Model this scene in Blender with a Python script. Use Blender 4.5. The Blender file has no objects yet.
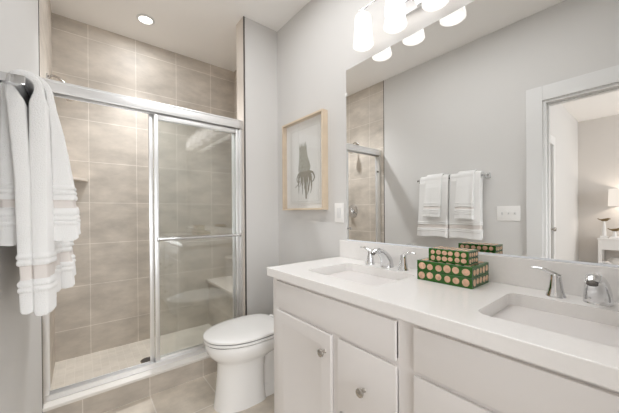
import bpy, bmesh, math, random
from mathutils import Vector, Matrix
random.seed(7)
PI = math.pi
sc = bpy.context.scene
COL = sc.collection

# ------------------------------------------------------------------ camera, world, lights, exposure
cam_d = bpy.data.cameras.new('camera')
cam = bpy.data.objects.new('camera', cam_d); COL.objects.link(cam)
cam_d.sensor_width = 36.0
cam_d.lens = 280.824 / 619 * 36.0
cam_d.shift_x = (309.5 - 306.1015) / 619
cam_d.shift_y = (213.3434 - 206.5) / 619
cam_d.clip_start = 0.02
_y, _p, _r = [math.radians(a) for a in (38.5562, -0.1854, -0.4169)]
_F = Vector((math.sin(_y)*math.cos(_p), math.cos(_y)*math.cos(_p), math.sin(_p)))
_R = Vector((math.cos(_y), -math.sin(_y), 0)); _U = _R.cross(_F)
_R2 = _R*math.cos(_r) + _U*math.sin(_r); _U2 = -_R*math.sin(_r) + _U*math.cos(_r)
cam.matrix_world = Matrix(((_R2.x, _U2.x, -_F.x, 0), (_R2.y, _U2.y, -_F.y, 0), (_R2.z, _U2.z, -_F.z, 1.1685), (0, 0, 0, 1)))
sc.camera = cam

world = bpy.data.worlds.new('world'); sc.world = world; world.use_nodes = True
world.node_tree.nodes['Background'].inputs[0].default_value = (0.9, 0.95, 1, 1)
world.node_tree.nodes['Background'].inputs[1].default_value = 0.5

sc.view_settings.view_transform = 'Standard'
sc.view_settings.look = 'None'
sc.view_settings.exposure = 0.16
sc.view_settings.gamma = 1.0
sc.view_settings.use_curve_mapping = False
sc.cycles.max_bounces = 20; sc.cycles.diffuse_bounces = 12; sc.cycles.glossy_bounces = 8; sc.cycles.transparent_max_bounces = 24

def area(name, loc, rot, sx, sy, power, color=(1, 1, 1), shape='RECTANGLE', spread=PI):
    d = bpy.data.lights.new(name, 'AREA'); d.shape = shape; d.size = sx; d.size_y = sy
    d.energy = power; d.color = color; d.spread = spread
    o = bpy.data.objects.new(name, d); COL.objects.link(o); o.location = loc; o.rotation_euler = rot
    return o
# added fill light under the ceiling, out of view, brightens the whole bathroom
area('ceiling_fill_light', (0.70, 0.92, 2.71), (0, 0, 0), 0.58, 1.3, 11.6, (0.985, 0.99, 1))
# added fill light behind the camera, aimed down the room towards the shower
area('entry_fill_light', (0.30, -0.47, 0.85), (PI/2-0.10, 0, 0), 0.5, 1.4, 5.4, (0.97, 0.985, 1), 'RECTANGLE', math.radians(95))
# bedroom window daylight
area('bedroom_daylight', (-2.4, -2.3, 1.5), (PI/2, 0, 0), 2.0, 1.6, 58, (0.98, 0.99, 1))
# downlight in the shower ceiling
area('shower_downlight', (0.41, 2.565, 2.715), (0, 0, 0), 0.11, 0.11, 3.0, (0.97, 0.985, 1), 'DISK')
sd = bpy.data.lights.new('shower_downlight_beam', 'SPOT'); sd.energy = 86; sd.color = (0.97, 0.985, 1); sd.spot_size = math.radians(106); sd.spot_blend = 1.0; sd.shadow_soft_size = 0.05
so = bpy.data.objects.new('shower_downlight_beam', sd); COL.objects.link(so); so.location = (0.41, 2.565, 2.70); so.rotation_euler = (math.radians(-9), 0, 0)
SHADE, LENS, LAMP = 0.18, 5.0, 5.5     # strength of the vanity shades, the downlight lens and the bedroom lamp

# ------------------------------------------------------------------ materials
def new_mat(name):
    m = bpy.data.materials.new(name); m.use_nodes = True
    return m, m.node_tree.nodes, m.node_tree.links, m.node_tree.nodes['Principled BSDF']
def mat(name, col, rough=0.5, metal=0.0, spec=0.5, bump=0.0, bscale=200, coat=0.0, var=0.0, vscale=3, sheen=0.0):
    m, n, l, b = new_mat(name)
    b.inputs['Base Color'].default_value = (*col, 1); b.inputs['Roughness'].default_value = rough
    b.inputs['Metallic'].default_value = metal; b.inputs['Specular IOR Level'].default_value = spec
    b.inputs['Coat Weight'].default_value = coat; b.inputs['Sheen Weight'].default_value = sheen
    tc = n.new('ShaderNodeTexCoord')
    if bump:
        t = n.new('ShaderNodeTexNoise'); t.inputs['Scale'].default_value = bscale; t.inputs['Detail'].default_value = 3
        l.new(tc.outputs['Object'], t.inputs['Vector'])
        bp = n.new('ShaderNodeBump'); bp.inputs['Strength'].default_value = bump; bp.inputs['Distance'].default_value = 0.002
        l.new(t.outputs['Fac'], bp.inputs['Height']); l.new(bp.outputs['Normal'], b.inputs['Normal'])
    if var:
        t = n.new('ShaderNodeTexNoise'); t.inputs['Scale'].default_value = vscale; t.inputs['Detail'].default_value = 4
        l.new(tc.outputs['Object'], t.inputs['Vector'])
        mx = n.new('ShaderNodeMixRGB'); mx.inputs[1].default_value = (*[c*(1-var) for c in col], 1)
        mx.inputs[2].default_value = (*[min(1, c*(1+var)) for c in col], 1)
        l.new(t.outputs['Fac'], mx.inputs[0]); l.new(mx.outputs[0], b.inputs['Base Color'])
    return m
def tile_mat(name, axes, offs, pitch, grout_w, c1, c2, cg, rough=0.5, stain=1.0):
    """square tiles laid out in world metres on two axes"""
    m, n, l, b = new_mat(name)
    tc = n.new('ShaderNodeTexCoord'); sp = n.new('ShaderNodeSeparateXYZ'); l.new(tc.outputs['Object'], sp.inputs[0])
    cb = n.new('ShaderNodeCombineXYZ')
    for i in (0, 1):
        a = n.new('ShaderNodeMath'); a.operation = 'SUBTRACT'; a.inputs[1].default_value = offs[i] - 20*pitch
        l.new(sp.outputs[axes[i]], a.inputs[0]); l.new(a.outputs[0], cb.inputs[i])
    br = n.new('ShaderNodeTexBrick'); br.offset = 0; br.squash = 1
    br.inputs['Scale'].default_value = 1; br.inputs['Brick Width'].default_value = pitch
    br.inputs['Row Height'].default_value = pitch; br.inputs['Mortar Size'].default_value = grout_w
    br.inputs['Mortar Smooth'].default_value = 0.2; br.inputs['Bias'].default_value = 0
    br.inputs['Color1'].default_value = (*c1, 1); br.inputs['Color2'].default_value = (*c2, 1); br.inputs['Mortar'].default_value = (*cg, 1)
    l.new(cb.outputs[0], br.inputs['Vector'])
    nz = n.new('ShaderNodeTexNoise'); nz.inputs['Scale'].default_value = 4.5; nz.inputs['Detail'].default_value = 7; nz.inputs['Roughness'].default_value = 0.62
    mp = n.new('ShaderNodeMapping'); l.new(tc.outputs['Object'], mp.inputs[0]); mp.inputs['Scale'].default_value = (1, 1, 2.2)
    l.new(mp.outputs[0], nz.inputs['Vector'])
    rg = n.new('ShaderNodeMapRange'); rg.inputs[1].default_value = 0.3; rg.inputs[2].default_value = 0.7
    rg.inputs[3].default_value = 1 - 0.20*stain; rg.inputs[4].default_value = 1 + 0.14*stain
    l.new(nz.outputs['Fac'], rg.inputs[0])
    mx = n.new('ShaderNodeMixRGB'); mx.blend_type = 'MULTIPLY'; mx.inputs[0].default_value = 1
    l.new(br.outputs['Color'], mx.inputs[1]); l.new(rg.outputs[0], mx.inputs[2]); l.new(mx.outputs[0], b.inputs['Base Color'])
    b.inputs['Roughness'].default_value = rough
    iv = n.new('ShaderNodeMath'); iv.operation = 'SUBTRACT'; iv.inputs[0].default_value = 1; l.new(br.outputs['Fac'], iv.inputs[1])
    bp = n.new('ShaderNodeBump'); bp.inputs['Strength'].default_value = 0.5; bp.inputs['Distance'].default_value = 0.0015
    l.new(iv.outputs[0], bp.inputs['Height']); l.new(bp.outputs['Normal'], b.inputs['Normal'])
    return m
def glass_mat(name, tint, k=1.0, rough=0.0):
    """a thin sheet of clear glass"""
    m = bpy.data.materials.new(name); m.use_nodes = True; n = m.node_tree.nodes; l = m.node_tree.links; n.clear()
    out = n.new('ShaderNodeOutputMaterial'); tr = n.new('ShaderNodeBsdfTransparent'); tr.inputs[0].default_value = (*tint, 1)
    gl = n.new('ShaderNodeBsdfGlossy'); gl.inputs['Roughness'].default_value = rough
    fr = n.new('ShaderNodeFresnel'); ge = n.new('ShaderNodeNewGeometry'); mr = n.new('ShaderNodeMapRange')
    mr.inputs[3].default_value = 1.5; mr.inputs[4].default_value = 1/1.5     # same reflectance from either face of the sheet
    l.new(ge.outputs['Backfacing'], mr.inputs[0]); l.new(mr.outputs[0], fr.inputs[0])
    mu = n.new('ShaderNodeMath'); mu.operation = 'MULTIPLY'; mu.inputs[1].default_value = k; mu.use_clamp = True
    mx = n.new('ShaderNodeMixShader'); l.new(fr.outputs[0], mu.inputs[0]); l.new(mu.outputs[0], mx.inputs[0])
    l.new(tr.outputs[0], mx.inputs[1]); l.new(gl.outputs[0], mx.inputs[2]); l.new(mx.outputs[0], out.inputs[0])
    return m
def emit_mat(name, col, s):
    m = bpy.data.materials.new(name); m.use_nodes = True; n = m.node_tree.nodes; l = m.node_tree.links; n.clear()
    out = n.new('ShaderNodeOutputMaterial'); e = n.new('ShaderNodeEmission'); e.inputs[0].default_value = (*col, 1); e.inputs[1].default_value = s
    l.new(e.outputs[0], out.inputs[0]); return m

def frosted_mat(name, col):
    m = bpy.data.materials.new(name); m.use_nodes = True; n = m.node_tree.nodes; l = m.node_tree.links; n.clear()
    out = n.new('ShaderNodeOutputMaterial'); t = n.new('ShaderNodeBsdfTranslucent'); t.inputs[0].default_value = (*col, 1)
    d = n.new('ShaderNodeBsdfDiffuse'); d.inputs[0].default_value = (*col, 1); g = n.new('ShaderNodeBsdfGlossy'); g.inputs['Roughness'].default_value = 0.15
    a = n.new('ShaderNodeMixShader'); a.inputs[0].default_value = 0.35; l.new(t.outputs[0], a.inputs[1]); l.new(d.outputs[0], a.inputs[2])
    b = n.new('ShaderNodeMixShader'); b.inputs[0].default_value = 0.05; l.new(a.outputs[0], b.inputs[1]); l.new(g.outputs[0], b.inputs[2]); l.new(b.outputs[0], out.inputs[0])
    return m
T1, T2, TG = (0.55, 0.50, 0.44), (0.605, 0.55, 0.487), (0.76, 0.71, 0.65)
P = 0.338
M = dict(
    wall=mat('wall_paint', (0.665, 0.656, 0.643), 0.85, spec=0.25, bump=0.03, bscale=300),
    ceil=mat('ceiling_paint', (0.90, 0.885, 0.865), 0.9, spec=0.2),
    trim=mat('trim_paint', (0.74, 0.74, 0.735), 0.4),
    t_back=tile_mat('tile_back_wall', (0, 2), (0.048, 0.586), P, 0.003, T1, T2, TG),
    t_side=tile_mat('tile_side_wall', (1, 2), (2.923, 0.586), P, 0.003, T1, T2, TG),
    t_floor=tile_mat('tile_floor', (0, 1), (0.331, 2.036), P, 0.004, (0.64, 0.58, 0.50), (0.70, 0.635, 0.55), (0.84, 0.79, 0.72), 0.4, 1.3),
    t_mosaic=tile_mat('tile_mosaic', (0, 1), (0.0, 2.923), 0.052, 0.0016, (0.69, 0.64, 0.565), (0.74, 0.69, 0.615), (0.79, 0.74, 0.67), 0.45, 0.7),
    t_curb=tile_mat('tile_curb', (0, 2), (0.331, 0.13), P, 0.003, T1, T2, TG),
    t_edge=mat('tile_edge', (0.68, 0.62, 0.56), 0.4, var=0.08),
    marble=mat('cultured_marble', (0.80, 0.77, 0.73), 0.25, var=0.03),
    chrome=mat('chrome', (0.74, 0.745, 0.755), 0.06, 1.0),
    alu=mat('polished_aluminium', (0.90, 0.905, 0.91), 0.38, 1.0),
    nickel=mat('satin_nickel', (0.50, 0.47, 0.43), 0.25, 1.0),
    dark=mat('dark_metal', (0.16, 0.15, 0.14), 0.4, 0.8),
    glass=glass_mat('shower_glass', (0.965, 0.975, 0.97), 2.2),
    pglass=glass_mat('picture_glass', (0.99, 0.99, 0.99), 0.8),
    mirror=mat('mirror_silver', (0.90, 0.905, 0.90), 0.0, 1.0),
    channel=mat('mirror_channel', (0.78, 0.81, 0.86), 0.3),
    mirror_edge=mat('mirror_edge', (0.55, 0.62, 0.70), 0.2),
    cab=mat('cabinet_paint', (0.74, 0.715, 0.70), 0.38, spec=0.4),
    shadow=mat('cabinet_inside', (0.3, 0.28, 0.26), 0.8),
    quartz=mat('quartz_top', (0.83, 0.815, 0.80), 0.18, var=0.025, vscale=90),
    china=mat('vitreous_china', (0.88, 0.875, 0.865), 0.08, coat=0.3),
    seat=mat('toilet_seat_plastic', (0.87, 0.865, 0.855), 0.18),
    gap_shade=mat('painted_gap_shade', (0.04, 0.04, 0.04), 0.7),
    towel=mat('terry_cotton', (0.80, 0.795, 0.785), 0.95, spec=0.1, bump=0.9, bscale=420, sheen=0.4),
    band=mat('woven_band', (0.72, 0.675, 0.645), 0.8, spec=0.15, bump=0.4, bscale=600),
    oak=mat('light_wood', (0.68, 0.565, 0.43), 0.45, var=0.12, vscale=14),
    paper=mat('picture_paper', (0.82, 0.815, 0.80), 0.9),
    print=mat('print_paper', (0.74, 0.735, 0.71), 0.9),
    ink=mat('ink_line', (0.5, 0.49, 0.46), 0.9),
    root=mat('root_ink', (0.36, 0.35, 0.30), 0.9, var=0.35, vscale=60),
    root2=mat('root_ink_dark', (0.27, 0.25, 0.205), 0.9, var=0.3, vscale=80),
    plate=mat('switch_plastic', (0.86, 0.85, 0.835), 0.35),
    green=mat('green_lacquer', (0.022, 0.11, 0.010), 0.2),
    bone=mat('bone_inlay', (0.70, 0.44, 0.30), 0.25, var=0.45, vscale=70),
    gold=mat('brass_edge', (0.50, 0.40, 0.20), 0.3, 0.7),
    shade=frosted_mat('frosted_shade_glass', (0.95, 0.94, 0.93)),
    lens=emit_mat('downlight_lens', (1.0, 0.95, 0.88), LENS),
    lampshade=emit_mat('lit_fabric_shade', (1.0, 0.90, 0.80), 0.17*LAMP),
    carpet=mat('bedroom_carpet', (0.50, 0.44, 0.38), 0.95, bump=0.6, bscale=250),
    bedwall=mat('bedroom_paint', (0.66, 0.63, 0.60), 0.9, spec=0.2),
    lacq=mat('white_lacquer', (0.82, 0.81, 0.80), 0.35),
    bronze=mat('antique_bronze', (0.22, 0.16, 0.085), 0.4, 0.6),
    ceramic=mat('ceramic_glaze', (0.66, 0.64, 0.61), 0.3),
)

# ------------------------------------------------------------------ mesh helpers
def link(name, bm, m, parent=None, smooth=False):
    me = bpy.data.meshes.new(name); bmesh.ops.recalc_face_normals(bm, faces=bm.faces[:]); bm.to_mesh(me); bm.free()
    for x in (m if isinstance(m, (list, tuple)) else [m]): me.materials.append(x)
    o = bpy.data.objects.new(name, me); COL.objects.link(o)
    if parent: o.parent = parent
    if smooth:
        for p in me.polygons: p.use_smooth = True
        try: me.set_sharp_from_angle(angle=math.radians(smooth if smooth is not True else 40))
        except Exception: pass
    return o
def thing(name, label, cat, group=None, loc=(0, 0, 0)):
    o = bpy.data.objects.new(name, None); COL.objects.link(o); o.empty_display_size = 0.05; o.location = loc
    return tag(o, label, cat, group)
def tag(o, label, cat, group=None, kind=None):
    o['label'] = label; o['category'] = cat
    if group: o['group'] = group
    if kind: o['kind'] = kind
    return o
def struct(name, bm, m, label=None, cat=None):
    o = link(name, bm, m); o['kind'] = 'structure'
    if label: o['label'] = label; o['category'] = cat
    return o
def B(): return bmesh.new()
def box(bm, x0, x1, y0, y1, z0, z1, bev=0.0, seg=2, mi=0):
    r = bmesh.ops.create_cube(bm, size=1); vs = r['verts']
    for v in vs: v.co = Vector(((x0+x1)/2 + v.co.x*(x1-x0), (y0+y1)/2 + v.co.y*(y1-y0), (z0+z1)/2 + v.co.z*(z1-z0)))
    fs = list({f for v in vs for f in v.link_faces})
    for f in fs: f.material_index = mi
    if bev > 0:
        es = list({e for v in vs for e in v.link_edges})
        bmesh.ops.bevel(bm, geom=es, offset=bev, segments=seg, affect='EDGES', profile=0.6)
    return bm
def bx(*a, **k): return box(B(), *a, **k)
def loft(bm, loops, cap0=True, cap1=True, closed=True, mi=0):
    rows = [[bm.verts.new(p) for p in lp] for lp in loops]; n = len(rows[0])
    for a, b in zip(rows, rows[1:]):
        for i in range(n if closed else n-1):
            f = bm.faces.new((a[i], a[(i+1) % n], b[(i+1) % n], b[i])); f.material_index = mi
    if cap0: bm.faces.new(rows[0][::-1]).material_index = mi
    if cap1: bm.faces.new(rows[-1]).material_index = mi
    return rows
def lathe(bm, prof, c=(0, 0, 0), axis='Z', n=32, cap0=True, cap1=True, mi=0):
    """prof: (radius, height) pairs along the axis"""
    loops = []
    for r, h in prof:
        lp = []
        for i in range(n):
            a = 2*PI*i/n; u, v = r*math.cos(a), r*math.sin(a)
            q = {'Z': (u, v, h), 'X': (h, u, v), 'Y': (u, h, v)}[axis]
            lp.append(Vector(c) + Vector(q))
        loops.append(lp)
    loft(bm, loops, cap0, cap1, mi=mi); return bm
def tube(bm, pts, rad, n=12, sy=1.0, mi=0, up=None):
    """round (or flattened) rod along a path, radius per point"""
    pts = [Vector(p) for p in pts]
    if not isinstance(rad, (list, tuple)): rad = [rad]*len(pts)
    loops = []; prev = up and Vector(up)
    for i, p in enumerate(pts):
        t = (pts[min(i+1, len(pts)-1)] - pts[max(i-1, 0)]).normalized()
        if prev is None: prev = Vector((0, 0, 1)) if abs(t.z) < 0.9 else Vector((1, 0, 0))
        u = (prev - t*prev.dot(t)).normalized(); w = t.cross(u); prev = u
        r = rad[i]; ru, rw = (r if not isinstance(r, tuple) else r[0]), (r*sy if not isinstance(r, tuple) else r[1])
        loops.append([p + u*ru*math.cos(2*PI*k/n) + w*rw*math.sin(2*PI*k/n) for k in range(n)])
    loft(bm, loops, mi=mi); return bm
def smooth_path(pts, k=6):
    P_ = [Vector(p) for p in pts]; out = []
    for i in range(len(P_)-1):
        a, b, c, d = P_[max(i-1, 0)], P_[i], P_[i+1], P_[min(i+2, len(P_)-1)]
        for j in range(k):
            t = j/k
            out.append(0.5*((2*b) + (c-a)*t + (2*a-5*b+4*c-d)*t*t + (3*b-a-3*c+d)*t**3))
    out.append(P_[-1]); return out
def rrect(cx, cy, z, hx, hy, r, n=6):
    pts = []
    for sx, sy, a0 in ((1, 1, 0), (-1, 1, PI/2), (-1, -1, PI), (1, -1, 3*PI/2)):
        for i in range(n+1):
            a = a0 + PI/2*i/n
            pts.append((cx + sx*(hx-r) + r*math.cos(a), cy + sy*(hy-r) + r*math.sin(a), z))
    return pts
def dup(o, parent=None):
    c = o.copy(); COL.objects.link(c)
    if parent: c.parent = parent
    for ch in list(o.children): dup(ch, c)
    return c

# ------------------------------------------------------------------ room shell
XL, XR, YB, YS, ZC = -0.1727, 1.3259, 2.923, 2.049, 2.729
YE = -0.50            # wall behind the camera
DY0, DY1, DZ = -0.26, 0.560, 2.023     # door opening in the left wall
struct('floor', bx(XL-0.06, XR+0.1, YE-0.1, 2.08, -0.06, 0), M['t_floor'])
struct('floor_bedroom', bx(-4.35, XL-0.06, -2.6, 1.0, -0.06, 0.0), M['carpet'])
struct('floor_shower', bx(XL-0.1, XR+0.1, 2.08, YB+0.1, -0.06, 0.018), M['t_mosaic'])
struct('ceiling', bx(-4.35, XR+0.12, -2.6, YB+0.12, ZC, ZC+0.08), M['ceil'])
struct('wall_back', bx(XL-0.12, XR+0.12, YB, YB+0.12, 0, ZC), M['t_back'])
b = B()
box(b, XL-0.12, XL, DY1, 2.030, 0, ZC); box(b, XL-0.12, XL, DY0, DY1, DZ, ZC); box(b, XL-0.12, XL, YE-0.1, DY0, 0, ZC)
struct('wall_left', b, M['wall'])
struct('wall_shower_left', bx(XL-0.12, XL, 2.037, YB, 0, ZC), M['t_side'])
struct('trim_1', bx(XL-0.12, XL+0.003, 2.030, 2.037, 0, ZC), M['dark'])
struct('wall_right', bx(XR, XR+0.12, YE-0.1, 2.18, 0, ZC), M['wall'])
struct('wall_shower_right', bx(XR, XR+0.12, 2.18, YB, 0, ZC), M['t_side'])
struct('wall_front', bx(XL, XR, YE-0.1, YE, 0, ZC), M['wall'])
struct('wall_return', bx(1.021, XR, YS, 2.170, 0, ZC), M['wall'])
b = B(); box(b, 1.011, 1.021, YS+0.004, 2.181, 0, ZC); box(b, 1.021, XR, 2.170, 2.181, 0, ZC)
struct('wall_return_tile', b, M['t_edge'])
struct('trim_2', bx(1.0095, 1.0215, YS-0.002, YS+0.004, 0, ZC), M['dark'])
# bedroom beyond the door
struct('wall_bedroom_far', bx(-4.32, -4.20, -2.6, 1.0, 0, ZC), M['bedwall'])
b = B(); HY = 0.881
box(b, -4.20, -2.25, HY, HY+0.12, 0, ZC); box(b, -1.55, XL-0.12, HY, HY+0.12, 0, ZC); box(b, -2.25, -1.55, HY, HY+0.12, 2.04, ZC)
struct('wall_bedroom_side', b, M['wall'])
struct('wall_bedroom_window', bx(-4.2, XL-0.12, -2.6, -2.5, 0, ZC), M['bedwall'])
b = B()   # closet door standing in that wall, with its casing
box(b, -2.25, -1.55, HY+0.015, HY+0.055, 0.0, 2.04)
d2 = struct('door_2', b, M['trim'])
kb = lathe(B(), [(0.026, 0.0), (0.026, -0.006), (0.011, -0.010), (0.011, -0.03), (0.026, -0.042), (0.029, -0.055), (0.020, -0.066), (0.003, -0.068)], (-2.19, HY+0.015, 0.925), 'Y', 18)
link('door_knob', kb, M['nickel'], d2, True)
b = B(); box(b, -2.36, -2.25, HY-0.018, HY, 0, 2.15, 0.003); box(b, -1.55, -1.44, HY-0.018, HY, 0, 2.15, 0.003); box(b, -2.25, -1.55, HY-0.018, HY, 2.04, 2.15, 0.003)
struct('trim_3', b, M['trim'])
# bathroom door opening: casing, jamb, stop, hinge
b = B(); cw = 0.103
box(b, XL, XL+0.018, DY1, DY1+cw, 0, DZ+cw+0.009, 0.003); box(b, XL, XL+0.018, DY0-cw, DY0, 0, DZ+cw+0.009, 0.003)
box(b, XL, XL+0.018, DY0, DY1, DZ, DZ+cw+0.009, 0.003)
struct('trim_4', b, M['trim'])
b = B()
box(b, XL-0.125, XL+0.004, DY1-0.018, DY1, 0, DZ-0.018); box(b, XL-0.125, XL+0.004, DY0, DY0+0.018, 0, DZ-0.018); box(b, XL-0.125, XL+0.004, DY0, DY1, DZ-0.018, DZ)
box(b, XL-0.075, XL-0.04, DY1-0.03, DY1-0.018, 0, DZ-0.03); box(b, XL-0.075, XL-0.04, DY0+0.018, DY0+0.03, 0, DZ-0.03); box(b, XL-0.075, XL-0.04, DY0+0.018, DY1-0.018, DZ-0.03, DZ-0.018)
d1 = struct('door_1', b, M['trim'])
link('hinge_plate', bx(XL-0.118, XL-0.08, DY1-0.0205, DY1-0.018, 0.83, 0.93, 0.001), M['alu'], d1)
b = B(); box(b, -4.2, -2.36, HY-0.014, HY, 0, 0.12, 0.003); box(b, -4.2, -4.186, -2.5, HY-0.014, 0, 0.12, 0.003)
struct('baseboard_bedroom', b, M['trim'])
struct('baseboard_left', bx(XL, XL+0.014, DY1+cw, 2.028, 0, 0.10, 0.003), M['trim'])
struct('baseboard_right', bx(XR-0.014, XR, 1.30, YS-0.014, 0, 0.10, 0.003), M['trim'])
struct('baseboard_return', bx(1.024, XR, YS-0.014, YS-0.0005, 0, 0.10, 0.003), M['trim'])

# ------------------------------------------------------------------ shower
t = thing('shower_curb', 'low tiled shower curb with a white marble cap across the floor', 'shower curb', loc=(0.42, 2.1, 0))
t['kind'] = 'structure'
def child(o, parent):     # keep world coordinates under a moved empty
    o.parent = parent; o.matrix_parent_inverse = Matrix.Translation(parent.location).inverted(); return o
child(link('tiled_riser', bx(XL, 1.011, 2.036, 2.170, 0.0, 0.122), M['t_curb']), t)
child(link('curb_cap', bx(XL, 1.010, 2.024, 2.182, 0.122, 0.142, 0.005, 3), M['marble'], None, True), t)

t = thing('shower_door', 'silver framed sliding glass shower door with a towel bar, under a header rail', 'shower door', loc=(0.42, 2.1, 0.142))
b = B(); box(b, XL, 1.011, 2.078, 2.084, 1.842, 1.898, 0.002); box(b, XL, 1.011, 2.148, 2.154, 1.842, 1.898, 0.002); box(b, XL, 1.011, 2.074, 2.158, 1.896, 1.909, 0.004)
box(b, XL, 1.011, 2.113, 2.118, 1.862, 1.897)
child(link('header_rail', b, M['alu'], None, True), t)
b = B(); box(b, XL, 1.011, 2.086, 2.146, 0.142, 0.154, 0.002); box(b, XL, 1.011, 2.086, 2.092, 0.15, 0.176, 0.002); box(b, XL, 1.011, 2.113, 2.118, 0.15, 0.172, 0.002); box(b, XL, 1.011, 2.140, 2.146, 0.15, 0.172, 0.002)
child(link('bottom_track', b, M['alu'], None, True), t)
for x0, x1 in ((XL, XL+0.024), (0.989, 1.011)):
    b = B(); box(b, x0, x1, 2.086, 2.094, 0.176, 1.838, 0.002); box(b, x0, x1, 2.138, 2.146, 0.176, 1.838, 0.002)
    w = (x0, x0+0.006) if x0 < 0 else (x1-0.006, x1)
    box(b, w[0], w[1], 2.094, 2.138, 0.176, 1.838)
    child(link('jamb', b, M['alu'], None, True), t)
b = lathe(B(), [(0.011, 0), (0.011, 0.012), (0.007, 0.016)], (XL+0.006, 2.116, 1.655), 'X', 16)
child(link('bumper', b, M['dark'], None, True), t)
def panel(x0, x1, y0, y1):
    z0, z1 = 0.158, 1.838; sw = 0.026
    b = B(); box(b, x0, x0+sw, y0, y1, z0, z1, 0.004); box(b, x1-sw, x1, y0, y1, z0, z1, 0.004)
    box(b, x0+sw, x1-sw, y0+0.002, y1-0.002, z1-0.034, z1, 0.003); box(b, x0+sw, x1-sw, y0+0.002, y1-0.002, z0, z0+0.036, 0.003)
    p = child(link('sliding_panel', b, M['alu'], None, True), t)
    ym = (y0+y1)/2
    g = link('glass_pane', bx(x0+sw-0.004, x1-sw+0.004, ym-0.0004, ym+0.0004, z0+0.03, z1-0.03), M['glass']); g.parent = p
    g.matrix_parent_inverse = p.matrix_world.inverted()
    return p
bpy.context.view_layer.update()
p_in = panel(0.350, 0.966, 2.120, 2.137)
p_out = panel(0.378, 0.988, 2.095, 2.112)
bpy.context.view_layer.update()
b = tube(B(), [(0.393, 2.060, 0.995), (0.976, 2.060, 0.995)], 0.0095, 14)
for x in (0.392, 0.976):
    tube(b, [(x, 2.095, 0.995), (x, 2.056, 0.995)], 0.008, 12)
    lathe(b, [(0.0135, -0.006), (0.015, 0), (0.0135, 0.006)], (x, 2.060, 0.995), 'X', 16)
child(link('towel_bar', b, M['chrome'], None, True), t)

t = thing('wall_shower', 'chrome shower arm with a hanging rounded shower head on the tile wall', 'shower head', loc=(XL, 2.45, 2.03))
b = lathe(B(), [(0.031, 0), (0.030, 0.006), (0.018, 0.012)], (XL, 2.45, 2.045), 'X', 24); child(link('flange', b, M['chrome'], None, True), t)
b = tube(B(), smooth_path([(XL+0.005, 2.45, 2.045), (XL+0.025, 2.45, 2.066), (XL+0.055, 2.45, 2.062), (XL+0.080, 2.45, 2.040), (XL+0.093, 2.45, 2.018)]), 0.0075, 12)
child(link('arm', b, M['nickel'], None, True), t)
b = B()
d = Vector((0.42, 0, -0.91)).normalized(); o_ = Vector((XL+0.092, 2.45, 2.014))
prof = [(0.010, 0), (0.013, 0.008), (0.011, 0.018), (0.014, 0.026), (0.026, 0.044), (0.033, 0.066), (0.034, 0.082), (0.030, 0.086), (0.004, 0.087)]
tube(b, [o_ + d*h for r, h in prof], [r for r, h in prof], 24)
child(link('spray_head', b, M['nickel'], None, True), t)

t = thing('shower_valve', 'round chrome shower valve with a lever on the tile wall', 'shower valve', loc=(XL, 2.53, 1.18))
b = lathe(B(), [(0.088, 0), (0.086, 0.006), (0.07, 0.012), (0.04, 0.016)], (XL, 2.53, 1.18), 'X', 40); child(link('escutcheon', b, M['chrome'], None, True), t)
b = lathe(B(), [(0.030, 0.014), (0.028, 0.045), (0.020, 0.055), (0.004, 0.057)], (XL, 2.53, 1.18), 'X', 24)
tube(b, [(XL+0.046, 2.53, 1.18), (XL+0.052, 2.50, 1.155), (XL+0.056, 2.475, 1.135)], [0.010, 0.009, 0.006], 10)
child(link('lever', b, M['chrome'], None, True), t)

b = B(); n = 14   # quarter-round corner shelf
top = [(XL, YB, 0)] + [(XL + 0.212*math.cos(-PI/2*i/n), YB + 0.212*math.sin(-PI/2*i/n), 0) for i in range(n+1)]
loft(b, [[(x, y, 1.432) for x, y, z in top], [(x, y, 1.450) for x, y, z in top]])
tag(link('corner_shelf', b, M['t_edge']), 'beige quarter round corner shelf in the tiled shower corner', 'shelf')

t = thing('shower_bench', 'tiled shower bench with a pale slab seat behind the sliding glass', 'bench', loc=(1.16, 2.55, 0.018))
child(link('bench_body', bx(1.022, XR, 2.181, YB, 0.018, 0.458), M['t_side']), t)
child(link('bench_seat', bx(1.000, XR, 2.181, YB, 0.458, 0.484, 0.004), M['t_edge'], None, True), t)

t = thing('shower_drain', 'small round dark drain in the shower floor', 'drain', loc=(0.41, 2.47, 0.018))
b = lathe(B(), [(0.052, 0.018), (0.052, 0.021), (0.046, 0.0225), (0.044, 0.0205)], (0.395, 2.50, 0), 'Z', 32); child(link('ring', b, M['nickel'], None, True), t)
b = lathe(B(), [(0.044, 0.0185), (0.044, 0.0208)], (0.395, 2.50, 0), 'Z', 32)
child(link('strainer', b, M['dark'], None, True), t)

def downlight(x, y, label):
    t = thing('recessed_light', label, 'ceiling light', loc=(x, y, ZC))
    b = lathe(B(), [(0.066, 0), (0.066, -0.004), (0.050, -0.009), (0.047, -0.003)], (x, y, ZC), 'Z', 40, cap0=False, cap1=False); child(link('trim_ring', b, M['trim'], None, True), t)
    b = lathe(B(), [(0.048, -0.0035), (0.048, -0.0015)], (x, y, ZC), 'Z', 32); child(link('lens', b, M['lens']), t)
downlight(0.41, 2.565, 'round recessed ceiling light glowing above the shower')

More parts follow.
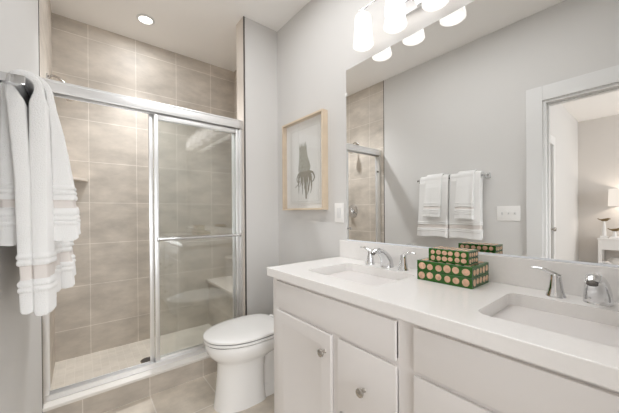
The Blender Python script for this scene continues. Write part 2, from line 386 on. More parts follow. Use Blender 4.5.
# ------------------------------------------------------------------ toilet
TY = 1.652
def egg(z, xf, xb, hw, xm=None, n=48, e=2.0, eb=2.6):
    xm = xm if xm is not None else xf + (xb-xf)*0.52
    pts = []
    for i in range(n):
        a = 2*PI*i/n; c, s = math.cos(a), math.sin(a)
        ex = e if c < 0 else eb
        px = (xm-xf if c < 0 else xb-xm)*math.copysign(abs(c)**(2/ex), c)
        py = hw*math.copysign(abs(s)**(2/ex), s)
        pts.append((xm+px, TY+py, z))
    return pts
t = thing('toilet', 'white elongated toilet with closed lid beside the vanity', 'toilet', loc=(0.95, TY, 0))
b = B()
loft(b, [egg(0.000, 0.606, 0.915, 0.122, 0.78, eb=5), egg(0.012, 0.608, 0.912, 0.120, 0.78, eb=5), egg(0.10, 0.620, 0.905, 0.112, 0.78, eb=5), egg(0.20, 0.630, 0.905, 0.108, 0.78, eb=5), egg(0.262, 0.632, 0.92, 0.110, 0.78, eb=4),
         egg(0.280, 0.622, 0.98, 0.122, 0.79, eb=3), egg(0.305, 0.594, 1.05, 0.150, 0.80), egg(0.335, 0.572, 1.09, 0.170, 0.80), egg(0.365, 0.562, 1.11, 0.179, 0.80), egg(0.390, 0.560, 1.12, 0.181, 0.80), egg(0.396, 0.566, 1.12, 0.177, 0.80)])
child(link('bowl', b, M['china'], None, 60), t)
b = B()      # rear trapway and foot
loft(b, [rrect(1.06, TY, 0.0, 0.20, 0.100, 0.05), rrect(1.06, TY, 0.06, 0.20, 0.098, 0.05), rrect(1.07, TY, 0.075, 0.18, 0.080, 0.05), rrect(1.07, TY, 0.20, 0.17, 0.070, 0.05), rrect(1.09, TY, 0.33, 0.17, 0.10, 0.05), rrect(1.11, TY, 0.395, 0.19, 0.15, 0.05)])
child(link('trapway', b, M['china'], None, 50), t)
b = B(); loft(b, [rrect(1.215, TY, 0.395, 0.088, 0.150, 0.03), rrect(1.215, TY, 0.45, 0.092, 0.160, 0.03), rrect(1.215, TY, 0.70, 0.095, 0.165, 0.03)])
child(link('tank', b, M['china'], None, 50), t)
b = B(); loft(b, [rrect(1.215, TY, 0.700, 0.098, 0.166, 0.03), rrect(1.215, TY, 0.704, 0.102, 0.168, 0.03), rrect(1.215, TY, 0.728, 0.102, 0.168, 0.03), rrect(1.215, TY, 0.736, 0.092, 0.160, 0.03)])
child(link('tank_lid', b, M['china'], None, 50), t)
b = tube(B(), [(1.120, TY-0.12, 0.64), (1.105, TY-0.12, 0.64), (1.100, TY-0.09, 0.638), (1.100, TY-0.05, 0.635)], 0.006, 10)
child(link('flush_lever', b, M['chrome'], None, True), t)
def ring(z0, z1, d, r=0.003):      # closed egg-shaped slab with softened edges
    f = lambda z, q: egg(z, 0.551+q, 1.042-q*0.6, 0.186-q, 0.80, eb=3.5)
    return [f(z0, d+r), f(z0+r*0.6, d), f(z1-r*0.6, d), f(z1, d+r)]
b = B(); loft(b, ring(0.394, 0.402, 0.011, 0.001)); child(link('rim_gap_shade', b, M['gap_shade']), t)  # near-black slab colours in the shade between bowl rim and seat
b = B(); loft(b, ring(0.401, 0.416, 0.002)); child(link('seat', b, M['seat'], None, 60), t)
b = B(); loft(b, ring(0.415, 0.423, 0.009, 0.001)); child(link('lid_gap_shade', b, M['gap_shade']), t)  # same dark slab as painted shade between seat and lid
b = B(); loft(b, ring(0.4215, 0.438, 0.0, 0.004) + [egg(0.444, 0.580, 1.020, 0.160, 0.80, eb=3.5), egg(0.4465, 0.65, 0.96, 0.10, 0.80, eb=3.5)])
child(link('lid', b, M['seat'], None, 60), t)
for s in (-1, 1):
    b = lathe(B(), [(0.014, -0.02), (0.014, 0.02)], (1.055, TY+s*0.07, 0.425), 'Y', 16); child(link('lid_hinge', b, M['seat'], None, True), t)

# ------------------------------------------------------------------ vanity
VY0, VY1 = -0.255, 1.266
CX0, CT, CB = 0.7604, 0.88, 0.837
t = thing('vanity_cabinet', 'long white double sink vanity cabinet with knobs along the wall', 'cabinet', loc=(1.06, 0.5, 0))
FX = 0.772; BX = 0.785
b = B(); box(b, BX+0.018, XR, VY0, VY1, 0.10, CB); box(b, BX+0.06, XR, VY0, VY1, 0, 0.10)
child(link('carcass', b, M['cab']), t)
b = B()   # face frame
ys = [(VY0, VY0+0.045), (0.462, 0.518), (VY1-0.045, VY1)]
for a0, a1 in ys: box(b, BX, BX+0.018, a0, a1, 0.10, CB)
for a0, a1 in ((VY0+0.045, 0.462), (0.518, VY1-0.045)):
    box(b, BX, BX+0.018, a0, a1, 0.815, CB); box(b, BX, BX+0.018, a0, a1, 0.665, 0.70); box(b, BX, BX+0.018, a0, a1, 0.10, 0.135)
for a0, a1 in ((0.780, 0.816), (0.165, 0.200)): box(b, BX, BX+0.018, a0, a1, 0.135, 0.665)
child(link('face_frame', b, M['cab']), t)
def knob(y, z, parent):
    b = lathe(B(), [(0.008, 0), (0.0055, -0.006), (0.0055, -0.013), (0.013, -0.018), (0.016, -0.023), (0.0145, -0.029), (0.007, -0.0325), (0.002, -0.033)], (FX, y, z), 'X', 20)
    k = link('knob', b, M['nickel'], None, True); k.parent = parent; k.matrix_parent_inverse = parent.matrix_world.inverted()
def slab(name, y0, y1, z0, z1, recess=None):
    if not recess:
        b = bx(FX, BX-0.0002, y0, y1, z0, z1, 0.004, 2)
    else:
        b = B(); w = recess
        def lp(i, x): return [(x, y0+i, z0+i), (x, y1-i, z0+i), (x, y1-i, z1-i), (x, y0+i, z1-i)]
        loft(b, [lp(0, BX-0.0002), lp(0, FX+0.004), lp(0.004, FX), lp(w, FX), lp(w+0.004, FX+0.0015)])
    return child(link(name, b, M['cab'], None, 30), t)
slab('drawer_front', 0.521, 1.221, 0.692, 0.822); slab('drawer_front', -0.210, 0.459, 0.692, 0.824)
dr = [slab('door', 0.817, 1.221, 0.130, 0.677, 0.058), slab('door', -0.210, 0.163, 0.130, 0.677, 0.058)]
dw = [slab('drawer', y0, y1, z0, z1) for y0, y1 in ((0.519, 0.780), (0.200, 0.459)) for z0, z1 in ((0.400, 0.677), (0.130, 0.385))]
bpy.context.view_layer.update()
knob(0.852, 0.60, dr[0]); knob(0.128, 0.60, dr[1])
for o, y, z in zip(dw, (0.648, 0.648, 0.33, 0.33), (0.54, 0.26, 0.54, 0.26)): knob(y, z, o)

SINKS = [(1.030, 0.892), (1.030, 0.118)]
SHX, SHY = 0.157, 0.210
b = bx(CX0, XR, VY0-0.02, 1.2926, CB, CT, 0.003, 2)
top = link('countertop', b, M['quartz'])
for cx_, cy_ in SINKS:
    c = B(); loft(c, [rrect(cx_, cy_, CB-0.05, SHX, SHY, 0.035, 8), rrect(cx_, cy_, CT+0.05, SHX, SHY, 0.035, 8)])
    co = link('cutter', c, M['quartz']); md = top.modifiers.new('cut', 'BOOLEAN'); md.object = co; md.operation = 'DIFFERENCE'; md.solver = 'EXACT'
    dg = bpy.context.evaluated_depsgraph_get(); me = bpy.data.meshes.new_from_object(top.evaluated_get(dg))
    top.modifiers.clear(); old = top.data; top.data = me; bpy.data.objects.remove(co); bpy.data.meshes.remove(old)
top.data.name = 'countertop'
tag(top, 'white quartz countertop with two sink cutouts on the vanity', 'countertop')
link('backsplash', bx(XR-0.020, XR, VY0-0.02, 1.2926, CT, 0.988, 0.002), M['quartz'], top)

def sink(cx_, cy_, label):
    t = thing('sink', label, 'sink', 'undermount sinks in the vanity top', loc=(cx_, cy_, CB))
    b = B(); o = 0.004
    ins = [rrect(cx_, cy_, CB-0.0005, SHX+o, SHY+o, 0.038, 8), rrect(cx_, cy_, CB-0.012, SHX+o-0.002, SHY+o-0.002, 0.04, 8), rrect(cx_+0.005, cy_, CB-0.045, SHX-0.014, SHY-0.032, 0.05, 8), rrect(cx_+0.012, cy_, CB-0.085, SHX-0.038, SHY-0.080, 0.05, 8),
           rrect(cx_+0.018, cy_, CB-0.112, SHX-0.062, SHY-0.118, 0.05, 8), rrect(cx_+0.02, cy_, CB-0.126, SHX-0.084, SHY-0.145, 0.045, 8), rrect(cx_+0.02, cy_, CB-0.131, 0.03, 0.03, 0.025, 8)]
    rim = [rrect(cx_, cy_, CB-0.0005, SHX+0.025, SHY+0.025, 0.05, 8)]
    out = [rrect(cx_, cy_, CB-0.012, SHX+0.025, SHY+0.025, 0.05, 8), rrect(cx_+0.01, cy_, CB-0.08, SHX-0.01, SHY-0.02, 0.05, 8), rrect(cx_+0.02, cy_, CB-0.15, SHX-0.06, SHY-0.085, 0.05, 8)]
    loft(b, out[::-1] + rim + ins)
    child(link('basin', b, M['china'], None, 60), t)
    b = lathe(B(), [(0.024, CB-0.131), (0.024, CB-0.1285), (0.016, CB-0.1275), (0.004, CB-0.127)], (cx_+0.02, cy_, 0), 'Z', 24)
    child(link('drain', b, M['chrome'], None, True), t)
sink(*SINKS[0], 'white undermount sink in the countertop at the toilet end, beyond the green boxes')
sink(*SINKS[1], 'white undermount sink in the countertop on the near side of the green boxes')

def faucet(cy_, ys_, label):
    t = thing('faucet', label, 'faucet', 'widespread chrome faucets', loc=(1.245, cy_, CT))
    b = B(); x = 1.250   # spout: conical body that bows over towards the basin
    ctrl = [(0.005, 0.0), (0.004, 0.012), (-0.002, 0.036), (-0.022, 0.062), (-0.056, 0.084), (-0.086, 0.091), (-0.104, 0.088), (-0.113, 0.081)]
    rc = [(0.0345, 0.0345), (0.033, 0.0335), (0.030, 0.0315), (0.0235, 0.0275), (0.0165, 0.0215), (0.0135, 0.0185), (0.0125, 0.017), (0.011, 0.0155)]
    path = smooth_path([(x+a, cy_, CT+h) for a, h in ctrl], 5)
    R = []
    for i in range(len(path)):
        q = i/5; k = min(int(q), 6); f_ = q-k
        R.append(tuple(rc[k][m]*(1-f_)+rc[k+1][m]*f_ for m in (0, 1)))
    tube(b, path, R, 24, up=(1, 0, 0))
    child(link('spout', b, M['chrome'], None, 60), t)
    b = tube(B(), [(x-0.109, cy_, CT+0.084), (x-0.1165, cy_, CT+0.0775)], [(0.0095, 0.013), (0.009, 0.0125)], 20); child(link('aerator', b, M['dark'], None, True), t)
    for s, yh in zip((1, -1), ys_):
        b = lathe(B(), [(0.0265, CT), (0.0265, CT+0.003), (0.0235, CT+0.010), (0.019, CT+0.030), (0.0155, CT+0.055), (0.0145, CT+0.068), (0.0135, CT+0.074), (0.004, CT+0.077)], (1.245, yh, 0), 'Z', 24)
        pts = smooth_path([(1.245, yh-s*0.010, CT+0.066), (1.245, yh+s*0.010, CT+0.078), (1.245, yh+s*0.030, CT+0.086), (1.245, yh+s*0.048, CT+0.089), (1.245, yh+s*0.064, CT+0.087)], 4)
        m_ = len(pts)-1
        tube(b, pts, [(0.010 - 0.0055*(i/m_)**0.6, 0.012 - 0.001*math.sin(PI*i/m_) - 0.004*(i/m_)**4) for i in range(m_+1)], 14, up=(0, 0, 1))
        child(link('handle', b, M['chrome'], None, 60), t)
faucet(0.892, (0.995, 0.790), 'chrome faucet with two lever handles, beside the toilet end sink')
faucet(0.118, (0.216, 0.014), 'chrome faucet with two lever handles, at the sink nearest the camera')

def deco_box(x0, x1, y0, y1, z0, z1, nx, ny, nz, label):
    t = thing('decorative_box', label, 'box', 'green boxes with round inlay discs', loc=((x0+x1)/2, (y0+y1)/2, z0))
    zs = z1-0.006 - (z1-z0)*0.0
    def discs(b, ax, u0, u1, nu, v0, v1, nv, pos, sgn, vs):
        cu, cv = (u1-u0)/nu, (v1-v0)/nv; r = min(cu, cv)*0.40
        for i in range(nu):
            for j in range(nv):
                u = u0+cu*(i+.5)+random.uniform(-.06, .06)*cu; v = v0+cv*(j+.5)+random.uniform(-.05, .05)*cv
                rr = r*random.uniform(0.9, 1.08); ex = random.uniform(0.94, 1.08)
                lp = []
                for q in ((1.0, 0.0), (1.0, 0.0007), (0.9, 0.0012)):
                    ring = []
                    for k in range(16):
                        a = 2*PI*k/16; U_, V_ = u+rr*q[0]*ex*math.cos(a), v+rr*q[0]/ex*math.sin(a); h = pos+sgn*q[1]
                        ring.append({'X': (h, U_, V_), 'Y': (U_, h, V_), 'Z': (U_, V_, h)}[ax])
                    lp.append(ring)
                loft(b, lp, mi=1)
    m = 0.006
    split = z0 + (z1-z0)*0.5
    b = bx(x0, x1, y0, y1, z0, split-0.0007, 0.0012, 1); 
    discs(b, 'X', y0+m, y1-m, ny, z0+0.003, split, 1, x0, -1, 0); discs(b, 'X', y0+m, y1-m, ny, z0+0.003, split, 1, x1, 1, 0)
    discs(b, 'Y', x0+m, x1-m, nx, z0+0.003, split, 1, y0, -1, 0); discs(b, 'Y', x0+m, x1-m, nx, z0+0.003, split, 1, y1, 1, 0)
    child(link('box_body', b, [M['green'], M['bone']], None, 30), t)
    b = bx(x0, x1, y0, y1, split, z1, 0.0012, 1)
    discs(b, 'X', y0+m, y1-m, ny, split, z1-0.003, 1, x0, -1, 0); discs(b, 'X', y0+m, y1-m, ny, split, z1-0.003, 1, x1, 1, 0)
    discs(b, 'Y', x0+m, x1-m, nx, split, z1-0.003, 1, y0, -1, 0); discs(b, 'Y', x0+m, x1-m, nx, split, z1-0.003, 1, y1, 1, 0)
    discs(b, 'Z', x0+m, x1-m, nx, y0+m, y1-m, ny, z1, 1, 0)
    child(link('box_lid', b, [M['green'], M['bone']], None, 30), t)
deco_box(1.121, 1.284, 0.428, 0.646, CT, 0.962, 5, 6, 2, 'larger green box with round bone discs, resting on the countertop')
deco_box(1.133, 1.226, 0.445, 0.601, 0.9635, 1.0165, 4, 6, 2, 'smaller green disc inlaid box stacked on the larger one')

# ------------------------------------------------------------------ mirror wall
t = thing('wall_mirror', 'large frameless wall mirror above the vanity backsplash', 'mirror', loc=(XR, 0.49, 0.985))
b = bx(XR-0.006, XR-0.0002, VY0-0.02, 1.2375, 0.9955, 2.070); child(link('mirror_glass', b, [M['mirror_edge'], M['mirror']]), t)
mg = [o for o in t.children if o.name.startswith('mirror_glass')][0]
for p in mg.data.polygons:
    if p.normal.x < -0.9: p.material_index = 1
child(link('bottom_channel', bx(XR-0.009, XR-0.0002, VY0-0.02, 1.2375, 0.9883, 0.9953, 0.001), M['channel']), t)
b = B(); box(b, XR-0.010, XR-0.0002, 1.2295, 1.2435, 1.905, 1.925, 0.002); child(link('mirror_clip', b, M['plate'], None, True), t)

def vanity_light(yc, label):
    t = thing('vanity_light', label, 'wall light', 'three shade vanity lights', loc=(XR, yc, 2.30))
    child(link('back_plate', bx(XR-0.022, XR, yc-0.115, yc+0.115, 2.180, 2.300, 0.006, 3), M['chrome'], None, True), t)
    b = tube(B(), [(1.235, yc-0.222, 2.300), (1.235, yc+0.222, 2.300)], 0.006, 12)
    for s in (-1, 1):
        tube(b, smooth_path([(XR-0.02, yc+s*0.05, 2.24), (1.275, yc+s*0.05, 2.25), (1.245, yc+s*0.05, 2.29), (1.235, yc+s*0.05, 2.300)]), 0.006, 10)
        lathe(b, [(0.009, -0.006), (0.009, 0.006)], (1.235, yc+s*0.222, 2.300), 'Y', 14)
    child(link('bar', b, M['chrome'], None, True), t)
    for k in (-1, 0, 1):
        y = yc + k*0.2055
        b = lathe(B(), [(0.005, 2.308), (0.007, 2.290), (0.014, 2.286), (0.020, 2.278), (0.026, 2.270), (0.026, 2.264)], (1.235, y, 0), 'Z', 24)
        child(link('socket', b, M['chrome'], None, True), t)
        prof = [(0.026, 2.269), (0.038, 2.266), (0.044, 2.256), (0.046, 2.236), (0.0465, 2.19), (0.049, 2.14), (0.054, 2.115), (0.0565, 2.104), (0.0565, 2.098), (0.053, 2.0945), (0.030, 2.0935), (0.002, 2.093)]
        b = B(); n = 72; loops = []       # faintly fluted frosted glass
        for i, (r, z) in enumerate(prof):
            fl = 0.0009 if 1 < i < 9 else 0
            loops.append([(1.235+(r+fl*math.cos(18*2*PI*q/n))*math.cos(2*PI*q/n), y+(r+fl*math.cos(18*2*PI*q/n))*math.sin(2*PI*q/n), z) for q in range(n)])
        loft(b, loops)
        child(link('shade', b, M['shade'], None, 60), t)
        ld = bpy.data.lights.new('vanity_bulb', 'POINT'); ld.energy = SHADE; ld.color = (1, 0.97, 0.94); ld.shadow_soft_size = 0.022
        lo = bpy.data.objects.new('vanity_bulb', ld); COL.objects.link(lo); lo.location = (1.235, y, 2.165)
vanity_light(0.8215, 'chrome vanity light with three frosted shades over the sink at the toilet end')
vanity_light(0.1600, 'chrome vanity light with three frosted shades over the sink nearest the camera')

# ------------------------------------------------------------------ picture
t = thing('framed_picture', 'light wood framed botanical root print on the wall above the toilet', 'picture', loc=(XR, 1.66, 1.53))
PY0, PY1, PZ0, PZ1, PX = 1.417, 1.909, 1.187, 1.872, 1.276
b = B(); w = 0.013
box(b, PX, XR, PY0, PY0+w, PZ0, PZ1, 0.001); box(b, PX, XR, PY1-w, PY1, PZ0, PZ1, 0.001)
box(b, PX, XR, PY0+w, PY1-w, PZ0, PZ0+w, 0.001); box(b, PX, XR, PY0+w, PY1-w, PZ1-w, PZ1, 0.001)
child(link('frame', b, M['oak']), t)
child(link('backing', bx(XR-0.012, XR-0.002, PY0+w, PY1-w, PZ0+w, PZ1-w), M['paper']), t)
child(link('glass_pane', bx(PX+0.006, PX+0.0075, PY0+w, PY1-w, PZ0+w, PZ1-w), M['pglass']), t)
b = bx(XR-0.016, XR-0.012, 1.478, 1.845, 1.232, 1.815)
pr_ = child(link('print', b, M['print']), t)
fx = XR-0.0165
b = B()
for y0, y1, z0, z1 in ((1.50, 1.502, 1.25, 1.80), (1.823, 1.825, 1.25, 1.80), (1.50, 1.825, 1.25, 1.252), (1.50, 1.825, 1.798, 1.80)): box(b, fx, fx+0.0006, y0, y1, z0, z1)
child(link('print_border', b, M['ink']), t)
b = B(); yc = 1.668
def strip(b, pts, ws, d):
    tube(b, [(fx-d, y, z) for y, z in pts], [(0.0004, w_) for w_ in ws], 8, up=(1, 0, 0))
body = smooth_path([(1.677, 1.668, 0), (1.675, 1.62, 0), (1.670, 1.57, 0), (1.663, 1.52, 0), (1.657, 1.475, 0), (1.654, 1.44, 0)], 5)
ws = [0.040, 0.042, 0.041, 0.040, 0.041, 0.042, 0.043, 0.044, 0.045, 0.047, 0.049, 0.052, 0.055, 0.058, 0.060, 0.062, 0.064, 0.065, 0.064, 0.060, 0.055, 0.05, 0.045, 0.04, 0.034, 0.028]
strip(b, [(p.x, p.y) for p in body], [q*1.12 for q in ws[:len(body)]], 0.0006)
for y in (1.640, 1.656, 1.676, 1.694, 1.714): strip(b, [(y, 1.665), (y+random.uniform(-.004, .004), 1.70+random.uniform(-.008, .006))], [0.008, 0.001], 0.0005)
child(link('root_drawing', b, M['root']), t)
b = B()
for i in range(13):
    y0 = 1.605 + 0.0075*i; sgn = (y0-1.65)/0.05
    L = random.uniform(0.08, 0.17) if abs(sgn) > .4 else random.uniform(0.1, 0.2)
    pts = [(y0, 1.475), (y0+sgn*0.05*random.uniform(.5, 1.3), 1.475-L*0.35), (y0+sgn*0.075*random.uniform(.5, 1.2)+random.uniform(-.015, .015), 1.475-L*0.7), (y0+sgn*0.055*random.uniform(.3, 1.7), 1.475-L)]
    sp = smooth_path([(p[0], p[1], 0) for p in pts], 5)
    strip(b, [(q.x, q.y) for q in sp], [0.009*(1-k/len(sp))+0.0015 for k in range(len(sp))], 0.0009)
for s in (-1, 1):   # curled side roots
    sp = smooth_path([(1.648+s*0.045, 1.47, 0), (1.648+s*0.085, 1.46, 0), (1.648+s*0.105, 1.425, 0), (1.648+s*0.085, 1.395, 0), (1.648+s*0.065, 1.41, 0)], 5)
    strip(b, [(q.x, q.y) for q in sp], [0.008*(1-k/len(sp))+0.0015 for k in range(len(sp))], 0.0009)
sp = smooth_path([(1.648, 1.46, 0), (1.645, 1.38, 0), (1.641, 1.31, 0), (1.640, 1.27, 0)], 6)
strip(b, [(q.x, q.y) for q in sp], [0.016*(1-0.6*k/len(sp)) for k in range(len(sp))], 0.0009)
child(link('root_tendrils', b, M['root2']), t)

# ------------------------------------------------------------------ switches
t = thing('light_switch', 'single white rocker switch plate on the wall below the picture', 'switch', loc=(XR, 1.31, 1.165))
child(link('plate', bx(XR-0.006, XR, 1.267, 1.352, 1.100, 1.228, 0.003), M['plate'], None, True), t)
child(link('rocker', bx(XR-0.010, XR-0.005, 1.293, 1.326, 1.131, 1.197, 0.002), M['trim'], None, True), t)
t = thing('light_switch', 'triple white toggle switch plate on the wall between towels and door', 'switch', loc=(XL, 0.79, 1.148))
child(link('plate', bx(XL, XL+0.006, 0.705, 0.872, 1.086, 1.211, 0.003), M['plate'], None, True), t)
for y in (0.742, 0.788, 0.834):
    b = B(); box(b, XL+0.005, XL+0.008, y-0.006, y+0.006, 1.135, 1.160, 0.001); loft(b, [rrect(0, 0, 0, 0.004, 0.004, 0.001, 1)[:], rrect(0, 0, 1, 0.003, 0.003, 0.001, 1)[:]]) if False else None
    tube(b, [(XL+0.006, y, 1.149), (XL+0.018, y, 1.156)], [0.0045, 0.0035], 8)
    child(link('toggle', b, M['trim'], None, True), t)

# ------------------------------------------------------------------ towel rail and towels
BXC, BZ = -0.114, 1.485
t = thing('towel_bar', 'chrome towel bar with square posts on the left wall', 'towel bar', loc=(XL, 1.25, BZ))
b = B(); box(b, BXC-0.008, BXC+0.008, 0.940, 1.565, BZ-0.008, BZ+0.008, 0.002)
child(link('bar', b, M['chrome'], None, 30), t)
for y in (0.942, 1.563):
    b = B(); box(b, XL, XL+0.010, y-0.024, y+0.024, BZ-0.024, BZ+0.024, 0.002); box(b, XL+0.008, BXC+0.0105, y-0.0105, y+0.0105, BZ-0.0105, BZ+0.0105, 0.002)
    child(link('post', b, M['chrome'], None, 30), t)

def interp(z, pts):
    """pts: (z, value) from high z to low z"""
    if z >= pts[0][0]: return pts[0][1]
    for (za, va), (zb, vb) in zip(pts, pts[1:]):
        if z >= zb: return va + (vb-va)*((za-z)/(za-zb))
    return pts[-1][1]
def towel(name, y0, y1, front, back, thick_f, thick_b, zb_f, zb_b, ridges, band, R, seed, label, group):
    """a folded towel over the bar. front/back: centre offset in x by height; thickness by height"""
    rnd = random.Random(seed); zt = BZ+0.0
    cs = []   # (pos x, z, nx, nz, thickness, zone)
    N = 230
    for i in range(N+1):
        z = zb_f + (zt-zb_f)*i/N; cs.append((interp(z, front), z, 1, 0, interp(z, thick_f), z))
    rr = front[0][1]-BXC
    for i in range(1, 12):
        a = PI*i/12
        xr = rr if a < PI/2 else (BXC-back[0][1])
        tt = thick_f[0][1] + (thick_b[0][1]-thick_f[0][1])*i/12
        cs.append((BXC+xr*math.cos(a), zt+rr*math.sin(a), math.cos(a), math.sin(a), tt, 9))
    for i in range(N+1):
        z = zt + (zb_b-zt)*i/N; cs.append((interp(z, back), z, -1, 0, interp(z, thick_b), z))
    def rdg(z):
        for c, w in ridges:
            d = abs(z-c)/w
            if d < 1: return 0.0040*math.sqrt(1-d*d) - 0.001
        if band[0] < z < band[1]: return -0.0025
        return 0
    SS = [0, .006, .018, .04, .075, .12, .2, .3, .4, .5, .6, .7, .8, .88, .925, .96, .982, .994, 1]
    bm = B(); rows = []
    ph = [rnd.uniform(0, 6.28) for _ in range(6)]
    for s in SS:
        y = y0 + (y1-y0)*s
        e = min(s, 1-s)*(y1-y0); er = 0.010
        k = 1.0 if e >= er else math.sqrt(max(0.0, 1-((er-e)/er)**2))*0.30+0.70
        o_l, i_l = [], []
        for x, z, nx, nz, th, zone in cs:
            drop = max(0, (zt - z))/0.5
            yy = y + 0.006*math.sin(5*z+ph[0])*drop + 0.010*(s-0.5)*drop
            wv = (0.0035*math.sin(9*s+ph[1]+2*z) + 0.0025*math.sin(17*s+ph[2]-4*z))*min(1, drop*1.6)
            yy += (rdg(zone)*1.0 if zone < 9 else 0)*max(0, 1-e/0.015)*(-1 if s < .5 else 1)
            zz = z + (0.004*math.sin(6*s+ph[3]))*drop
            hf = th/2*k
            out = hf + (rdg(zone)*k if zone < 9 else 0)
            inn = hf + (rdg(zone)*k*0.4 if zone < 9 else 0)
            o_l.append(Vector((x+wv+nx*out, yy, zz+nz*out))); i_l.append(Vector((x+wv-nx*inn, yy, zz-nz*inn)))
        # soft bottom hems
        def hem(a, c): 
            m = (a+c)/2; return [m + (a-m)*0.75 + Vector((0, 0, -0.006)), m + Vector((0, 0, -0.008)), m + (c-m)*0.75 + Vector((0, 0, -0.006))]
        loop = o_l + hem(o_l[-1], i_l[-1]) + i_l[::-1] + hem(i_l[0], o_l[0])
        rows.append(loop)
    vr = loft(bm, rows, False, False); nc = len(cs)
    for r_ in (vr[0], vr[-1]):        # close the two side edges across the thickness
        for i in range(nc-1): bm.faces.new((r_[i], r_[i+1], r_[nc+3+nc-2-i], r_[nc+3+nc-1-i]))
        bm.faces.new(r_[nc-1:nc+4]); bm.faces.new(r_[2*nc+2:] + [r_[0]])
    o = link(name, bm, [M['towel'], M['band']], None, 50)
    no = len(cs)
    for p in o.data.polygons:
        z = p.center.z; 
        if band[0] < z < band[1]: p.material_index = 1
    tag(o, label, 'towel', group)
    return o
BR = [(1.066, 0.007), (1.051, 0.007), (1.000, 0.007), (0.985, 0.007)]; BB = (1.008, 1.043)
HR = [(1.243, 0.006), (1.230, 0.006), (1.216, 0.008), (1.176, 0.009), (1.159, 0.006), (1.147, 0.006)]; HB = (1.186, 1.207)
bf = [(1.478, -0.0835), (1.44, -0.085), (1.30, -0.084), (0.93, -0.076)]
bb = [(1.478, -0.1335), (1.44, -0.124), (1.25, -0.112), (0.93, -0.103)]
towel('bath_towel', 0.968, 1.226, bf, bb, [(1.478, 0.019), (1.45, 0.035), (1.30, 0.036), (0.93, 0.030)], [(1.478, 0.019), (1.45, 0.034), (1.25, 0.030), (0.93, 0.026)], 0.925, 0.935, BR, BB, 0.03, 3, 'long white bath towel on the bar at the end near the triple switch', 'white bath towels on the bar')
bf2 = [(1.478, -0.0835), (1.40, -0.078), (1.2, -0.064), (0.93, -0.048)]
towel('bath_towel', 1.242, 1.528, bf2, bb, [(1.478, 0.019), (1.45, 0.034), (1.2, 0.034), (0.93, 0.044)], [(1.478, 0.019), (1.45, 0.034), (0.93, 0.024)], 0.928, 0.940, BR, BB, 0.03, 5, 'long white bath towel on the bar at the end near the shower', 'white bath towels on the bar')
hf = [(1.478, -0.066), (1.44, -0.060), (1.40, -0.054), (1.25, -0.044), (1.10, -0.040)]
hb = [(1.478, -0.149), (1.42, -0.148), (1.10, -0.146)]
towel('hand_towel', 1.012, 1.156, hf, hb, [(1.478, 0.015), (1.40, 0.026), (1.25, 0.046), (1.10, 0.062)], [(1.478, 0.015), (1.35, 0.028), (1.10, 0.040)], 1.105, 1.100, HR, HB, 0.05, 8, 'short white hand towel layered over the bath towel nearer the triple switch', 'white hand towels over the bath towels')
hf2 = [(1.478, -0.066), (1.44, -0.060), (1.40, -0.051), (1.25, -0.036), (1.10, -0.018)]
towel('hand_towel', 1.298, 1.456, hf2, hb, [(1.478, 0.015), (1.35, 0.020), (1.10, 0.024)], [(1.478, 0.015), (1.35, 0.022), (1.10, 0.030)], 1.122, 1.120, [(a+0.01, w_) for a, w_ in HR], (HB[0]+0.01, HB[1]+0.01), 0.05, 11, 'short white hand towel layered over the bath towel nearer the shower', 'white hand towels over the bath towels')

# ------------------------------------------------------------------ bedroom furniture seen through the door in the mirror
t = thing('console_table', 'white console table with a shelf against the bedroom wall', 'table', loc=(-3.95, 0.1, 0))
TX0, TX1, TY0, TY1 = -4.19, -3.80, -0.45, 0.612
child(link('table_top', bx(TX0, TX1, TY0, TY1, 0.702, 0.727, 0.003), M['lacq']), t)
child(link('apron', bx(TX0+0.02, TX1-0.012, TY0+0.02, TY1-0.02, 0.545, 0.702, 0.002), M['lacq']), t)
for x in (TX0+0.01, TX1-0.05):
    for y in (TY0+0.008, TY1-0.048): child(link('leg', bx(x, x+0.04, y, y+0.04, 0, 0.702, 0.002), M['lacq']), t)
child(link('shelf', bx(TX0+0.02, TX1-0.02, TY0+0.02, TY1-0.02, 0.18, 0.205, 0.002), M['lacq']), t)
b = lathe(B(), [(0.05, 0.205), (0.10, 0.24), (0.13, 0.30), (0.12, 0.36), (0.07, 0.41), (0.055, 0.42), (0.05, 0.415), (0.06, 0.39)], (-3.98, 0.40, 0), 'Z', 24)
tag(link('vase', b, M['ceramic'], None, True), 'rounded pale grey vase on the lower shelf of the console table', 'vase')
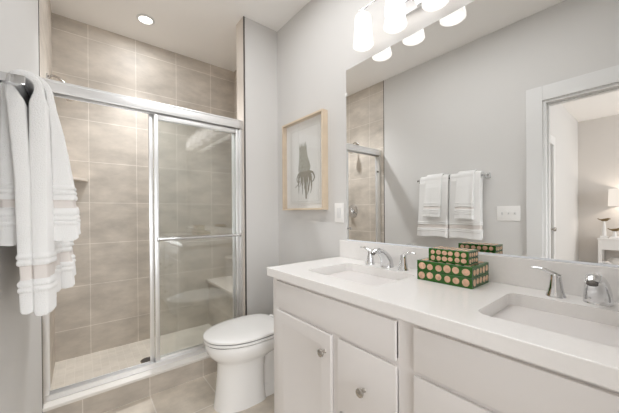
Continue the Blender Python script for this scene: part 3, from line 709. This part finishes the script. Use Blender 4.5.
def bird(x, y, h, label):
    Z = 0.727
    t = thing('bird_figurine', label, 'figurine', 'bird figurines on the console', loc=(x, y, Z))
    b = B(); box(b, x-0.04, x+0.04, y-0.045, y+0.045, Z, Z+0.03, 0.004); lathe(b, [(0.028, Z+0.03), (0.022, Z+0.03+h*0.5), (0.012, Z+0.03+h)], (x, y, 0), 'Z', 16)
    child(link('stand', b, M['lacq'], None, True), t)
    z = Z+0.03+h+0.019
    pts = smooth_path([(x, y+0.075, z+0.024), (x, y+0.045, z+0.007), (x, y+0.01, z), (x, y-0.025, z+0.006), (x, y-0.042, z+0.018), (x, y-0.056, z+0.020), (x, y-0.074, z+0.018)])
    rad = [0.006, 0.009, 0.022, 0.023, 0.016, 0.012, 0.002]
    R = []
    for i in range(len(pts)):
        s = i/6; k = min(int(s), 5); f = s-k; R.append(rad[k]*(1-f)+rad[k+1]*f)
    b = tube(B(), pts, R, 14, 0.7); child(link('bird', b, M['bronze'], None, True), t)
bird(-3.93, 0.545, 0.235, 'bronze bird on a taller white stand at the end of the console table')
bird(-3.90, 0.430, 0.080, 'bronze bird on a short white stand nearer the lamp')
t = thing('table_lamp', 'table lamp with a lit white drum shade on the console table', 'lamp', loc=(-3.99, 0.275, 0.727))
LX, LY = -3.99, 0.275
b = lathe(B(), [(0.075, 0.727), (0.075, 0.745), (0.03, 0.765), (0.045, 0.86), (0.07, 0.95), (0.06, 1.04), (0.022, 1.12), (0.012, 1.15), (0.012, 1.26)], (LX, LY, 0), 'Z', 28); child(link('base', b, M['ceramic'], None, True), t)
b = lathe(B(), [(0.235, 1.233), (0.225, 1.507), (0.223, 1.507), (0.233, 1.233)], (LX, LY, 0), 'Z', 40, False, False); loft_close = None
child(link('lamp_shade', b, M['lampshade'], None, True), t)
ld = bpy.data.lights.new('table_lamp_bulb', 'POINT'); ld.energy = LAMP; ld.color = (1, 0.88, 0.76); ld.shadow_soft_size = 0.04
lo = bpy.data.objects.new('table_lamp_bulb', ld); COL.objects.link(lo); lo.location = (LX, LY, 1.36)
